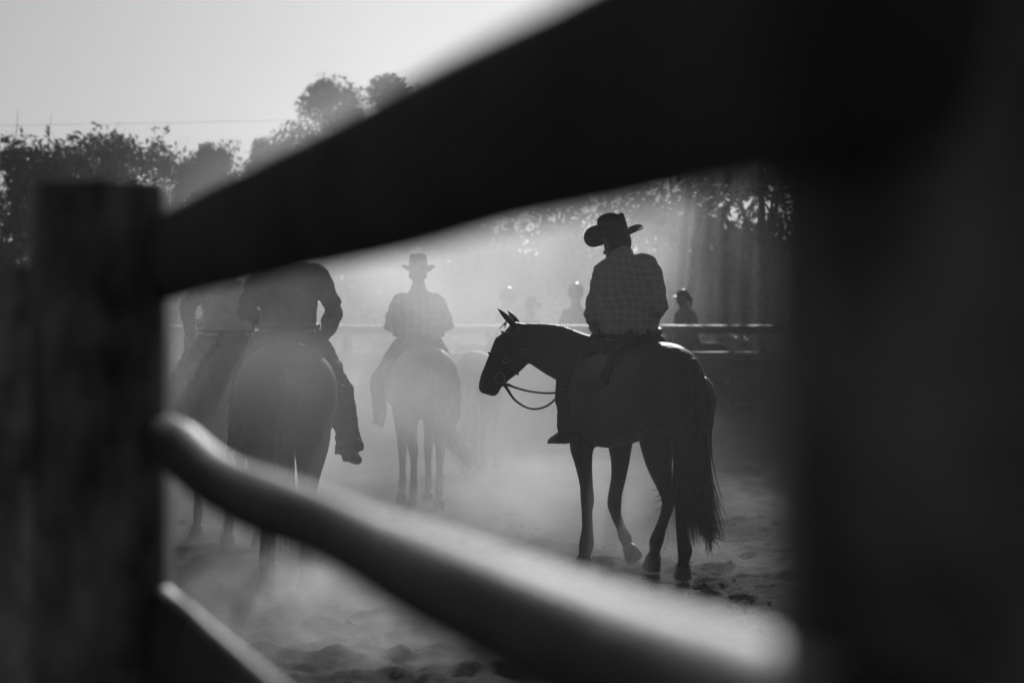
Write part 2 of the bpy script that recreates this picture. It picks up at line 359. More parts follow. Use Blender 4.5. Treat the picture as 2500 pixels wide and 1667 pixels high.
# ------------------------------------------------------------------ horses
def horse(root, coat, hair, voxel=.013, legs=None, neck=None, head=None, ears=None, strands=70, tail=None, swish=0, dock=None, tack=True, belly=1.0, hoofs=True):
    """root-local metres: x right, y forward, z up"""
    b = MB()
    T = [(-.83, 1.22, .09, .14), (-.76, 1.23, .20, .25), (-.60, 1.27, .268, .31), (-.36, 1.275, .275, .31), (-.05, 1.215, .27, .315), (.25, 1.19, .28, .345), (.48, 1.215, .245, .365), (.66, 1.21, .19, .31), (.78, 1.19, .12, .22)]
    b.sweep([(0, y, z) for y, z, *_ in T], [t[2] * belly for t in T], [t[3] for t in T], n=24, sub=4)
    L = legs or {}
    def fore(s): return [((s * .14, .50, 1.12), .10, .17), ((s * .15, .46, .90), .082, .115), ((s * .14, .46, .70), .056, .068), ((s * .13, .47, .54), .047, .052), ((s * .13, .46, .47), .040, .043), ((s * .13, .455, .34), .033, .037), ((s * .13, .455, .21), .042, .046), ((s * .13, .485, .125), .034, .036), ((s * .13, .51, .085), .046, .047)]
    def hind(s): return [((s * .13, -.50, 1.20), .15, .26), ((s * .155, -.40, .97), .125, .20), ((s * .145, -.50, .74), .07, .10), ((s * .13, -.66, .57), .048, .066), ((s * .125, -.65, .47), .037, .050), ((s * .125, -.635, .34), .034, .040), ((s * .125, -.625, .21), .043, .047), ((s * .125, -.59, .125), .035, .037), ((s * .125, -.57, .085), .047, .048)]
    ends = []
    for key, dflt in (('fl', fore(-1)), ('fr', fore(1)), ('hl', hind(-1)), ('hr', hind(1))):
        q = L.get(key) or dflt
        b.sweep([p for p, *_ in q], [x[1] for x in q], [x[2] for x in q], n=14, sub=4)
        ends.append((np.array(q[-1][0]), unit(np.array(q[-1][0]) - np.array(q[-2][0])), q[-1][1]))
    nk = neck or [((0, .52, 1.26), .15, .31), ((0, .76, 1.42), .10, .22), ((0, .98, 1.57), .08, .155), ((0, 1.12, 1.67), .075, .125)]
    hd = head or [((0, 1.10, 1.70), .075, .10), ((0, 1.20, 1.60), .085, .135), ((0, 1.32, 1.44), .062, .10), ((0, 1.42, 1.29), .050, .072), ((0, 1.46, 1.22), .05, .062)]
    rf = root.get('side', None); rf = (1, 0, 0) if rf is None else tuple(rf)
    b.sweep([p for p, *_ in nk], [x[1] for x in nk], [x[2] for x in nk], ref=rf, n=18, sub=4)
    b.sweep([p for p, *_ in hd], [x[1] for x in hd], [x[2] for x in hd], ref=rf, n=16, sub=4)
    p0 = np.array(hd[0][0]); sd_ = unit(np.array(rf, float)); ax = unit(np.array(hd[-1][0]) - p0); fw = np.cross(ax, sd_)
    if fw @ unit(np.array(hd[0][0]) - np.array(nk[0][0])) < 0: fw = -fw
    for e in (ears or [(p0 + sd_ * .05 - ax * .04, p0 + sd_ * .075 - ax * .21 + fw * .05), (p0 - sd_ * .05 - ax * .04, p0 - sd_ * .075 - ax * .21 + fw * .05)]):
        e0, e1 = np.array(e[0]), np.array(e[1])
        b.sweep([e0, e0 * .55 + e1 * .45, e1], [.036, .041, .008], [.024, .022, .006], ref=rf, n=10, sub=3)
    body = b.melt('body', coat, root, voxel, 5)
    if hoofs:
        for p, d, r in ends:
            d = unit(d * .55 + np.array([0, 0, -1]) * .45) if p[2] < .12 else d
            k = max(.03, p[2] - .015) if p[2] < .12 else .075
            MB().sweep([p - d * .02, p + d * .02, p + d * k], [r * 1.02, r * 1.12, r * 1.32], n=16, sub=1, round_=False, ref=(1, 0, 0)).build('hoof', M['hoof'], root)
    # mane
    mb = MB(); A = catmull(np.array([np.append(p, [x, h]) for p, x, h in nk]), 8)
    for i in range(46):
        t = random.random() * .82 + .15; q = A[int(t * (len(A) - 1))]; tn = unit(np.array(nk[-1][0]) - np.array(nk[0][0])); up = np.cross(sd_, tn); up = up if up[2] > 0 else -up
        c = q[:3] + up * (q[4] * .97); s_ = random.choice((-1, 1, 1))
        mb.sweep([c, c + sd_ * s_ * .035 + up * .012, c + sd_ * s_ * (q[3] * .9 + .01) - up * (.05 + random.random() * .06)], [.011, .010, .002], n=4, sub=3, round_=False)
    for i in range(14):       # forelock
        c = p0 + fw * .07 - ax * .07 + sd_ * random.uniform(-.04, .04)
        mb.sweep([c, c + fw * .04 + ax * .05, c + fw * random.uniform(.03, .07) + ax * random.uniform(.08, .14)], [.006, .005, .0012], n=4, sub=3, round_=False)
    tag(mb.build('mane', hair, root), kind='stuff')
    # tail
    tb = MB(); d0 = np.array(dock if dock is not None else (0, -.82, 1.40))
    tl = tail or [d0, d0 + (.01 + swish * .1, -.07, -.12), d0 + (swish * .3, -.10, -.45), d0 + (swish * .7, -.09, -.78), d0 + (swish * 1.1, -.06, -.98)]
    tl = [np.array(p) for p in tl]; tw = [.030, .045, .055, .045, .012]
    if tail is not None: tw = [.03, .07, .10, .075, .012]
    tb.sweep(tl, tw, [.03, .045, .05, .04, .012], n=10, sub=4)
    C = catmull(np.array(tl), 6)
    for i in range(strands):
        a0 = random.random() * .45; k = int(a0 * (len(C) - 1)); off = np.array([max(-1.4, min(1.4, random.gauss(0, .85))), random.gauss(0, .5), 0])
        wd = tw[2]; p = [C[k] + off * .25 * wd]
        e = random.uniform(.85, 1.18); sp_ = random.uniform(.9, 1.5)
        for u in (.3, .6, 1):
            q = C[min(len(C) - 1, int(k + (len(C) - 1 - k) * u))]
            p.append(q + off * wd * (.5 + .5 * u * sp_) + np.array([0, 0, -.12 * (e - 1) * u * 6]))
        tb.sweep(p, [.0045, .0042, .0032, .0008], n=4, sub=4, round_=False)
    tag(tb.build('tail', hair, root), kind='stuff')
    if tack:
        sb = MB()   # blanket and saddle over the back
        for nm, y0, y1, ext, a1, mt in (('saddle_blanket', -.22, .36, .010, R(80), 'leather'), ('saddle', -.17, .32, .035, R(75), 'leather')):
            V = []; f = []; ny, na = 14, 22
            for i in range(ny + 1):
                y = y0 + (y1 - y0) * i / ny; z = np.interp(y, [t[0] for t in T], [t[1] for t in T]); hw = np.interp(y, [t[0] for t in T], [t[2] for t in T]) * belly; hh = np.interp(y, [t[0] for t in T], [t[3] for t in T])
                u = i / ny
                for th in (0, 1):
                    for j in range(na + 1):
                        a = -a1 + 2 * a1 * j / na; e = ext + (.012 if th else 0)
                        lift = 0
                        if nm == 'saddle': lift = (.10 * max(0, 1 - u * 5) ** 1 + .12 * max(0, (u - .8) * 5)) * max(0, math.cos(a)) ** 2 * (th)
                        V.append(((hw + e) * math.sin(a), y, z + (hh + e + lift) * math.cos(a)))
            w_ = 2 * (na + 1)
            for i in range(ny):
                for j in range(na):
                    p = i * w_ + j; q = p + na + 1
                    f += [(q, q + 1, q + w_ + 1, q + w_), (p + 1, p, p + w_, p + w_ + 1)]
            for i in range(ny):
                for j in (0, na): p = i * w_ + j; f.append((p, p + na + 1, p + w_ + na + 1, p + w_))
            for i in (0, ny):
                for j in range(na): p = i * w_ + j; f.append((p, p + 1, p + na + 2, p + na + 1))
            MB().add(V, f).build(nm, M[mt], root)
    return body

def person(root, shirt, legs, hat='hat', hatm='hat_dark', P=None, voxel=.009, head_yaw=0, head_pitch=0, head_roll=0, wid=1.0, flare=0, face=False, hair=False, ponytail=False, boots=True, hsc=1.0, dent=1.0, brim=1.0):
    """a rider astride, in root-local metres (same frame as the horse)"""
    J = dict(hip=(0, -.03, 1.62), waist=(0, -.04, 1.76), chest=(0, -.01, 1.95), base=(0, .01, 2.125), neck=(0, .03, 2.18), head=(0, .05, 2.285),
             shl=(-.180, 0, 2.015), shr=(.180, 0, 2.015), ell=(-.285, -.02, 1.80), elr=(.285, -.02, 1.80), hal=(-.10, .27, 1.70), har=(.10, .27, 1.70),
             hpl=(-.12, .0, 1.60), hpr=(.12, .0, 1.60), knl=(-.37, .30, 1.24), knr=(.37, .30, 1.24), anl=(-.37, .14, .88), anr=(.37, .14, .88), tol=(-.40, .33, .82), tor=(.40, .33, .82))
    if P: J.update(P)
    J = {k: np.array(v, float) for k, v in J.items()}
    Hm = Matrix.Rotation(head_yaw, 3, 'Z') @ Matrix.Rotation(head_roll, 3, 'Y') @ Matrix.Rotation(-head_pitch, 3, 'X')
    ax = np.array(Hm.transposed())           # rows: right, forward, up of the head
    hc = J['head']
    b = MB()
    # head and neck
    b.ball(hc + ax[2] * .02, (.076 * hsc, .098 * hsc, .108 * hsc), ax); b.ball(hc + ax[1] * .035 - ax[2] * .055, (.058 * hsc, .068 * hsc, .068 * hsc), ax)
    b.sweep([hc + ax[1] * .092 + ax[2] * .025, hc + ax[1] * .122 - ax[2] * .02], [.010, .016], ref=ax[0], n=8, sub=1)
    for s in (-1, 1): b.ball(hc + ax[0] * s * .082 - ax[1] * .005 - ax[2] * .005, (.012, .02, .032), ax, 8)
    b.ball(hc + ax[1] * .095 - ax[2] * .062, (.026, .012, .010), ax, 8)
    b.sweep([J['base'] - (0, 0, .05), J['neck'], hc - ax[2] * .03], [.065, .056, .058], n=12, sub=3)
    b.sweep([J['hip'], J['waist'], J['chest'], J['base']], [.13, .125, .14, .06], [.09, .08, .09, .05], n=16)
    for s in 'lr':
        sh, el, ha = J['sh' + s], J['el' + s], J['ha' + s]
        b.sweep([J['base'] * .5 + sh * .5, sh, (sh + el) / 2, el, (el * .5 + ha * .5), ha * .92 + el * .08], [.04, .036, .030, .022, .026, .024], n=10, sub=3)
        d = unit(ha - el); sx = 1 if s == 'r' else -1
        u = unit(np.array([sx * .9, 0, .2]) - d * (np.array([sx * .9, 0, .2]) @ d)); v = np.cross(d, u)
        b.sweep([ha, ha + d * .045, ha + d * .085], [.030, .040, .036], [.016, .016, .014], ref=np.array([0, 0, 1.]), n=10, sub=2)
        for i, fl in enumerate((.075, .085, .08, .062)):      # fingers curled round the reins
            o_ = ha + d * .085 + np.array([0, 0, 1.]) * (.030 - .020 * i)
            b.sweep([o_ - d * .02, o_ + d * fl * .4, o_ + d * fl * .5 - u * fl * .42, o_ + d * fl * .12 - u * fl * .62], [.0095, .009, .0085, .0075], n=7, sub=2)
        th0 = ha + d * .02 + np.array([0, 0, .028]); b.sweep([th0, th0 + d * .035 + (0, 0, .018), th0 + d * .07 + (0, 0, .008)], [.011, .010, .008], n=7, sub=2)
        b.sweep([J['hip'] * .6 + J['hp' + s] * .4, J['hp' + s], (J['hp' + s] + J['kn' + s]) / 2, J['kn' + s], (J['kn' + s] + J['an' + s]) / 2, J['an' + s]], [.08, .07, .055, .040, .036, .032], n=12, sub=3)
        b.sweep([J['an' + s], J['an' + s] * .4 + J['to' + s] * .6, J['to' + s]], [.036, .036, .025], [.034, .028, .018], n=10, sub=2)
    b.melt('body', M['skin'], root, voxel, 3)
    # shirt
    c = MB(); k = wid
    mid = lambda a, b_, t: J[a] * (1 - t) + J[b_] * t
    c.sweep([mid('hip', 'waist', -.1), mid('hip', 'waist', .45), J['waist'], mid('waist', 'chest', .5), J['chest'], mid('chest', 'base', .55), J['base'] + (0, 0, -.035), J['base'] + (0, 0, .015)],
            [.185 * k, .195 * k, .195 * k, .20 * k, .21 * k, .195 * k, .13 * k, .07], [.145, .15, .145, .145, .145, .13, .095, .068], n=26, sub=5)
    for s in 'lr':
        sh, el, ha = J['sh' + s], J['el' + s], J['ha' + s]
        c.sweep([J['base'] * .45 + sh * .55 - (0, 0, .03), sh * .98 + J['chest'] * .02, sh * .55 + el * .45, el * .92 + sh * .08, el, el * .45 + ha * .55, ha * .9 + el * .1], np.array([.07, .080, .072, .062, .062, .056, .044]) * min(1.12, k), n=14, sub=4)
    c.sweep([J['base'], J['neck'] - (0, 0, .012)], [.080, .074], n=16, sub=1)       # collar
    me = c.melt('shirt', shirt, root, max(voxel, .010), 9, .045)
    # gentle creases
    # trousers
    t_ = MB()
    t_.sweep([J['hip'] + (0, 0, -.09), J['hip'], mid('hip', 'waist', .55)], [.17 * k, .195 * k, .185 * k], [.15, .165, .135], n=22, sub=4)
    for s in 'lr':
        hp, kn, an = J['hp' + s], J['kn' + s], J['an' + s]; e = an * .9 + kn * .1; fl = flare
        dn = unit(an - kn)
        t_.sweep([hp, hp * .6 + kn * .4, hp * .2 + kn * .8, kn, kn * .6 + an * .4, e, e + dn * (.02 + fl * 2.2)], [.125, .115, .09, .082, .080 + fl * .3, .072 + fl * .5, .074 + fl * 1.1], n=16, sub=4, round_=fl == 0)
    t_.melt('trousers', legs, root, max(voxel, .010), 3, .05 if flare else .035)
    bt = MB(); bt.sweep([mid('hip', 'waist', .42), mid('hip', 'waist', .62)], [.205 * k + .016, .204 * k + .016], [.172, .170], n=26, sub=1, round_=False); bt.build('belt', M['leather'], root)
    if boots:
        for s in 'lr':
            q = MB(); an, to, kn = J['an' + s], J['to' + s], J['kn' + s]; dn = unit(to - an)
            q.sweep([an * .6 + kn * .4, an, an * .8 + to * .2 - (0, 0, .04)], [.062, .05, .048], n=12, sub=3)
            q.sweep([an - dn * .05 - (0, 0, .045), an * .6 + to * .4 - (0, 0, .025), to, to + dn * .045 + (0, 0, .004)], [.040, .047, .042, .014], [.045, .045, .026, .010], ref=(0, 0, 1) if False else (1, 0, 0), n=12, sub=3)
            q.sweep([an - dn * .05 - (0, 0, .03), an - dn * .05 - (0, 0, .105)], [.035, .03], n=10, sub=1)
            q.melt('boot', M['leather'], root, .010, 3)
    # headgear
    top = hc + ax[2] * .065
    def hl(x, y, z): return top + ax[0] * x + ax[1] * y + ax[2] * z
    if hat == 'hat':
        q = MB(); n = 40
        V = []; f = []
        # crown: profile rings, dented along the top
        prof = [(1.06, 0), (1.03, .03), (1.0, .07), (.965, .105), (.93, .128), (.82, .140), (.55, .138), (.25, .130)]
        for r_, z_ in prof:
            for j in range(n):
                a = 2 * math.pi * j / n; x = .090 * r_ * math.cos(a); y = .114 * r_ * math.sin(a); z = z_
                if z_ > .1: z += .012 * (y / .1) * (-.4) + dent * (.022 * min(1, abs(x) / .07) - .02 * max(0, 1 - abs(x) / .045))
                V.append(hl(x, y, z))
        K = len(prof)
        f += [(i * n + j, i * n + (j + 1) % n, (i + 1) * n + (j + 1) % n, (i + 1) * n + j) for i in range(K - 1) for j in range(n)]; f.append(tuple((K - 1) * n + j for j in range(n)))
        q.add(V, f)
        V = []; f = []; rings = [1.0, 1.25, 1.55, 1.85, 2.05, 2.1, 2.05, 1.85, 1.55, 1.25, 1.0]
        for i, r_ in enumerate(rings):
            for j in range(n):
                a = 2 * math.pi * j / n; x = .090 * math.cos(a) * (1 + (r_ - 1) * .98 * brim); y = .114 * math.sin(a) * (1 + (r_ - 1) * .82)
                u = r_ - 1; z = .042 * brim ** 2 * u * u * math.cos(a) ** 2 - .012 * u * abs(math.sin(a)) ** 2
                V.append(hl(x, y, z + (.004 if i < 5 else 0 if i == 5 else -.004)))
        K = len(rings)
        f = [(i * n + j, i * n + (j + 1) % n, (i + 1) * n + (j + 1) % n, (i + 1) * n + j) for i in range(K - 1) for j in range(n)]
        q.add(V, f); h = q.build('hat', M[hatm], root)
        g = MB(); g.sweep([hl(0, 0, .006), hl(0, 0, .028)], [.097, .0945], [.123, .1195], ref=ax[0], n=40, sub=1, round_=False); g.build('hat_band', M['leather'], h)
    elif hat == 'helmet':
        q = MB(); q.ball(hc + ax[2] * .055 * hsc - ax[1] * .01, (.108 * hsc, .132 * hsc, .118 * hsc), ax, 24)
        h = q.build('helmet', M['helmet'], root)
        g = MB(); g.sweep([hl(-.075, .09, -.03), hl(0, .165, -.025), hl(.075, .09, -.03)], [.006] * 3, [.03] * 3, ref=ax[2], n=10, sub=5); g.build('helmet_peak', M['helmet'], h)
        for s in (-1, 1): MB().sweep([hl(s * .088, .02, -.03), hl(s * .072, .045, -.12), hl(0, .06, -.18)], [.006] * 3, n=6, sub=4).build('chin_strap', M['leather'], h)
    elif hat == 'cap':
        q = MB(); q.ball(hl(0, -.008, -.02), (.086, .108, .09), ax, 24); h = q.build('cap', M['helmet'], root)
        g = MB(); g.sweep([hl(-.06, .085, -.02), hl(0, .175, -.03), hl(.06, .085, -.02)], [.004] * 3, [.025] * 3, ref=ax[2], n=10, sub=5); g.build('cap_peak', M['helmet'], h)
    if hair:
        q = MB(); q.ball(hc - ax[1] * .03 + ax[2] * .02, (.086, .095, .10), ax, 18)
        if ponytail: q.sweep([hl(0, -.10, -.05), hl(.01, -.15, -.12), hl(.01, -.13, -.25)], [.03, .035, .008], n=10, sub=4)
        q.build('hair', M['hair'], root)
    if face:
        for s in (-1, 1): MB().ball(hc + ax[0] * s * .032 + ax[1] * .094 + ax[2] * .02, (.013, .008, .009), ax, 10).build('eye', M['eye'], root)

# --- the dark horse and its rider, nearest and sharpest
LOC = np.array([.81, 16.85, 0]); YAW = R(24.5)
Ri = np.array(Matrix.Rotation(-YAW, 3, 'Z'))
def L(px, py, Y): return Ri @ (W(px, py, Y) - LOC)
def px2m(h, Y): return h * Y / F
def leg(rows):        # (px, row, half width in px, half depth in m, Y)
    return [(L(px, py, Y), px2m(h, Y), dz) for px, py, h, dz, Y in rows]
mh = tag(empty('horse', LOC, YAW), 'black saddled horse standing with its head turned left, in sharp focus', 'horse')
mh['side'] = list(Ri @ np.array([0, -1, 0]) * -1)
legs_main = dict(
    fl=leg([(1440, 1020, 46, .17, 17.25), (1422, 1085, 30, .12, 17.25), (1424, 1125, 21, .085, 17.22), (1431, 1180, 16, .058, 17.2), (1434, 1222, 17, .052, 17.22), (1433, 1248, 13.5, .045, 17.2), (1434, 1290, 14.5, .038, 17.18), (1432, 1328, 20, .046, 17.15), (1428, 1350, 16, .038, 17.18), (1425, 1364, 19, .046, 17.2)]),
    fr=leg([(1510, 1010, 44, .17, 17.45), (1514, 1085, 28, .12, 17.45), (1514, 1125, 22, .085, 17.42), (1510, 1165, 18, .062, 17.42), (1502, 1205, 17, .055, 17.46), (1500, 1230, 18, .052, 17.46), (1505, 1258, 13, .044, 17.38), (1517, 1288, 12.5, .038, 17.25), (1526, 1311, 17, .045, 17.15), (1532, 1327, 14, .04, 17.08), (1538, 1340, 17, .044, 17.05)]),
    hl=leg([(1612, 960, 62, .26, 16.42), (1610, 1060, 50, .2, 16.5), (1608, 1120, 33, .12, 16.48), (1622, 1175, 21, .085, 16.38), (1632, 1208, 19, .07, 16.34), (1629, 1240, 13.5, .052, 16.36), (1616, 1280, 13, .042, 16.38), (1603, 1318, 18.5, .047, 16.4), (1599, 1342, 13.5, .04, 16.45), (1595, 1362, 18, .048, 16.47)]),
    hr=leg([(1682, 960, 60, .26, 16.25), (1682, 1060, 48, .2, 16.3), (1678, 1125, 34, .12, 16.28), (1672, 1180, 23, .085, 16.16), (1668, 1212, 20, .07, 16.12), (1663, 1250, 14.5, .052, 16.14), (1665, 1300, 14.5, .042, 16.14), (1672, 1342, 19, .047, 16.12), (1669, 1368, 14.5, .04, 16.16), (1667, 1386, 18, .048, 16.2)]))
neck_main = [(L(1475, 915, 17.25), .15, .275), (L(1408, 880, 17.42), .115, .205), (L(1350, 853, 17.52), .095, .185), (L(1306, 838, 17.56), .085, .152), (L(1276, 828, 17.56), .08, .125)]
head_main = [(L(1268, 806, 17.56), .07, .085), (L(1258, 842, 17.56), .088, .150), (L(1240, 872, 17.55), .078, .142), (L(1218, 902, 17.54), .060, .112), (L(1200, 930, 17.54), .052, .090), (L(1193, 951, 17.54), .05, .078)]
ears_main = [(L(1252, 790, 17.50), L(1214, 752, 17.46)), (L(1262, 788, 17.66), L(1240, 758, 17.72))]
tail_main = [L(1692, 884, 16.04), L(1697, 960, 15.98), L(1690, 1090, 15.96), L(1695, 1200, 15.97), L(1712, 1285, 16.0)]
horse(mh, M['black_coat'], M['black_hair'], .011, legs_main, neck_main, head_main, ears_main, 420, tail_main, dock=tail_main[0], belly=.97)
# loose tail wisps blown to the right, and at the hock
wb = MB()
for i in range(34):
    u = random.random(); y0 = random.uniform(1120, 1220); Yq = 15.95 + random.uniform(-.05, .05)
    ex = 1722 + 62 * u ** 1.5 + random.gauss(0, 4); ey = 1350 - 32 * u + random.gauss(0, 10)
    wb.sweep([L(1712 + random.uniform(-30, 18), y0, Yq), L(1726 + random.uniform(-22, 10), y0 + 75, Yq), L(1728 + 18 * u + random.uniform(-8, 8), (y0 + 75) * .4 + ey * .6, Yq), L(ex, ey, Yq)], [.005, .004, .003, .0008], n=4, sub=5, round_=False)
for i in range(26):
    y0 = random.uniform(1165, 1235); Yq = 16.1
    wb.sweep([L(1640, y0 - 30, Yq), L(1622 + random.uniform(-6, 6), y0, Yq), L(1608 + random.uniform(-14, 14), y0 + random.uniform(5, 22), Yq)], [.004, .003, .0008], n=4, sub=4, round_=False)
tag(wb.build('tail_wisp', M['black_hair'], mh), kind='stuff')
# bridle: headpiece, noseband, cheek strap, rings, reins
br = MB()
def around(c, d, ra, rb, k=1.04, r=.008):
    sidev = np.array(mh['side']); sidev = unit(sidev); d = unit(np.array(d)); a = unit(sidev - d * (sidev @ d)); b_ = np.cross(d, a)
    br.sweep([np.array(c) + a * ra * k * math.cos(t) + b_ * rb * k * math.sin(t) for t in np.linspace(0, 2 * math.pi, 25)], [r] * 25, n=6, sub=1, round_=False)
hm = [np.array(p) for p, *_ in head_main]
around(hm[3] * .5 + hm[2] * .5, hm[3] - hm[2], .070, .128)
around(hm[0] * .6 + hm[1] * .4, hm[1] - hm[0], .080, .118)
sidev = unit(Ri @ np.array([0, -1., 0]))
def onside(px, py, out): return L(px, py, 17.55) + sidev * out
br.sweep([onside(1268, 800, .085), onside(1258, 835, .093), onside(1244, 872, .086), onside(1230, 905, .068), onside(1222, 922, .062)], [.008] * 5, n=6, sub=3)
bo = br.build('bridle', M['leather'], mh)
def ring(px, py, rpx, out, th=.004):
    c = onside(px, py, out); r = rpx * 17.5 / F
    ex = Ri @ np.array([1., 0, 0]); ez = np.array([0, 0, 1.])
    q = MB(); q.sweep([c + ex * r * math.cos(t) + ez * r * math.sin(t) for t in np.linspace(0, 2 * math.pi, 21)], [th] * 21, n=6, sub=1, round_=False)
    return q
ring(1221, 923, 13, .075).build('bit_ring', M['metal'], bo)
ring(1236, 879, 7, .092, .0035).build('buckle', M['metal'], bo); ring(1278, 858, 6.5, .10, .0035).build('buckle', M['metal'], bo)
for pts in ([(1230, 938, 17.47), (1243, 940, 17.44), (1262, 947, 17.4), (1300, 956, 17.3), (1357, 958, 17.15), (1420, 930, 17.1), (1480, 850, 17.2)],
            [(1228, 938, 17.47), (1236, 946, 17.44), (1256, 975, 17.42), (1285, 994, 17.4), (1310, 998, 17.38), (1336, 990, 17.36), (1362, 968, 17.4), (1430, 900, 17.6), (1500, 845, 17.5)]):
    q = MB(); q.sweep([L(*p) for p in pts], [.012, .011, .0085] + [.0078] * (len(pts) - 3), n=8, sub=5); q.build('rein', M['leather'], mh)
mr = tag(empty('person', LOC, YAW), 'rider in plaid shirt and dark cowboy hat looking left, on the black horse', 'person')
PO = dict(shl=L(1476, 668, 17.0), shr=L(1584, 655, 16.9), ell=L(1450, 765, 16.85), elr=L(1606, 748, 16.75), hal=L(1470, 822, 17.25), har=L(1560, 815, 17.2),
          hip=L(1535, 838, 16.85), waist=L(1536, 785, 16.82), chest=L(1532, 700, 16.9), base=L(1522, 622, 16.97), neck=L(1513, 615, 17.0), head=L(1505, 600, 17.02),
          hpl=L(1490, 850, 16.95), hpr=L(1585, 850, 16.85), knl=L(1383, 930, 17.3), anl=L(1386, 1050, 17.15), tol=L(1350, 1074, 17.2))
person(mr, M['plaid_dark'], M['trousers'], 'hat', 'hat_dark', PO, .009, head_yaw=R(20), head_pitch=R(14), head_roll=R(-3), wid=1.12, hair=True, brim=1.25)

# --- the two riders at the left
gh = tag(empty('horse', (-1.46, 15.75, 0), R(4)), 'dark grey horse seen from behind in front of another rider, at the left', 'horse')
horse(gh, M['grey_coat'], M['grey_hair'], .013, belly=1.18, strands=60)
pr = tag(empty('person', (-1.47, 15.88, 0), R(4)), 'rider in woven shirt and flared chaps, on the dark grey horse', 'person')
person(pr, M['shirt_dark'], M['chaps'], 'hat', 'hat_dark', dict(elr=(.305, -.04, 1.80), har=(.23, .12, 1.60), shr=(.195, 0, 2.03), knr=(.35, .22, 1.26), anr=(.395, .08, .90), knl=(-.31, .22, 1.26), anl=(-.32, .10, .88), tol=(-.33,.24,.86), tor=(.45,.22,.80)), .009, flare=.022, wid=.95)
bh = tag(empty('horse', (-2.29, 19.4, 0), R(20)), 'mid grey horse mostly hidden behind the dark grey horse, at the far left', 'horse')
horse(bh, M['pale_coat'], M['grey_hair'], .014)
pb = tag(empty('person', (-2.29, 19.4, 0), R(20)), 'rider with bent elbow and dark chaps half hidden by the rail, leftmost of the riders', 'person')
person(pb, M['shirt_mid'], M['chaps'], 'hat', 'hat_dark', dict(ell=(-.33, -.03, 1.86), hal=(-.24, .18, 1.62), shl=(-.20, 0, 2.05), knl=(-.38, .2, 1.25), anl=(-.38, .08, .86)), .010, flare=.01, boots=False)
# --- the white horse in the dust
wh = tag(empty('horse', (-.91, 23.9, 0), R(8)), 'white horse walking away in bright dust with its tail swishing', 'horse')
horse(wh, M['white_coat'], M['white_hair'], .014, strands=80, swish=.36, belly=1.18)
pw = tag(empty('person', (-.93, 24.05, 0), R(8)), 'rider in pale plaid shirt and light brimmed hat on the white horse', 'person')
person(pw, M['plaid_light'], M['trousers'], 'hat', 'hat_light', None, .011, head_yaw=R(-10), head_pitch=R(8), wid=1.2, dent=.15, brim=.8)
# --- a riderless pony further off
ph = tag(empty('horse', (-.40, 31.0, 0), R(-8)), 'hazy pony of which only the rump shows beside the white horse', 'horse')
horse(ph, M['bay_coat'], M['grey_hair'], .018, strands=40, tack=False); ph.scale = (.97, .97, .97)

# ------------------------------------------------------------------ far arena fence
ff = tag(empty('arena_fence', (0, 38, 0)), 'long boarded arena fence with a sunlit top rail across the background', 'fence')
fz = 1.93
for i in range(-7, 8):
    x0 = i * 2.6; sk_ = -.03 * x0 * .35
    yb = -.045 * x0
    MB().box((x0 - .07, yb + .06, -.1), (x0 + .07, yb + .20, fz - .02)).build('post', M['far_wood'], ff, False)
    def bar(z0, z1, d0, d1, m, nm):
        a = MB(); x1 = x0 + 2.592; y2 = -.045 * x1; wv = random.uniform(-.006, .006)
        v = [(x0, yb + d0, z0), (x1, y2 + d0, z0), (x1, y2 + d1, z0), (x0, yb + d1, z0), (x0, yb + d0, z1 + wv), (x1, y2 + d0, z1), (x1, y2 + d1, z1), (x0, yb + d1, z1 + wv)]
        a.add(v, [(3, 2, 1, 0), (4, 5, 6, 7), (0, 1, 5, 4), (1, 2, 6, 5), (2, 3, 7, 6), (3, 0, 4, 7)]); return a.build(nm, M[m], ff, False)
    def cap(z, nm, tilt):          # board added over a rail, tilted to glint sunlight at the camera
        x1 = x0 + 2.592; y2 = -.045 * x1; d, h = .075, .075 * math.tan(R(tilt)); w1, w2 = random.uniform(-.004, .004), random.uniform(-.004, .004)
        v = [(x0, yb - d, z - h + w1), (x1, y2 - d, z - h + w2), (x1, y2 + d, z + h + w2), (x0, yb + d, z + h + w1)]; v = v + [(a, b, c + .018) for a, b, c in v]
        return MB().add(v, [(3, 2, 1, 0), (4, 5, 6, 7), (0, 1, 5, 4), (1, 2, 6, 5), (2, 3, 7, 6), (3, 0, 4, 7)]).build(nm, M['far_glint_board'], ff, False)
    if i < 7:
        bar(fz - .13, fz - .03, -.03, .03, 'far_wood', 'rail')
        cap(fz - .012, 'added_glint_board', 9); cap(1.50, 'added_glint_board', 3)
        bar(1.40, 1.475, -.03, .03, 'far_wood', 'rail')
        for k in range(4): bar(.02 + k * .345, .357 + k * .345, -.005 + .006 * (k % 2), .035 + .006 * (k % 2), 'far_board', 'board')

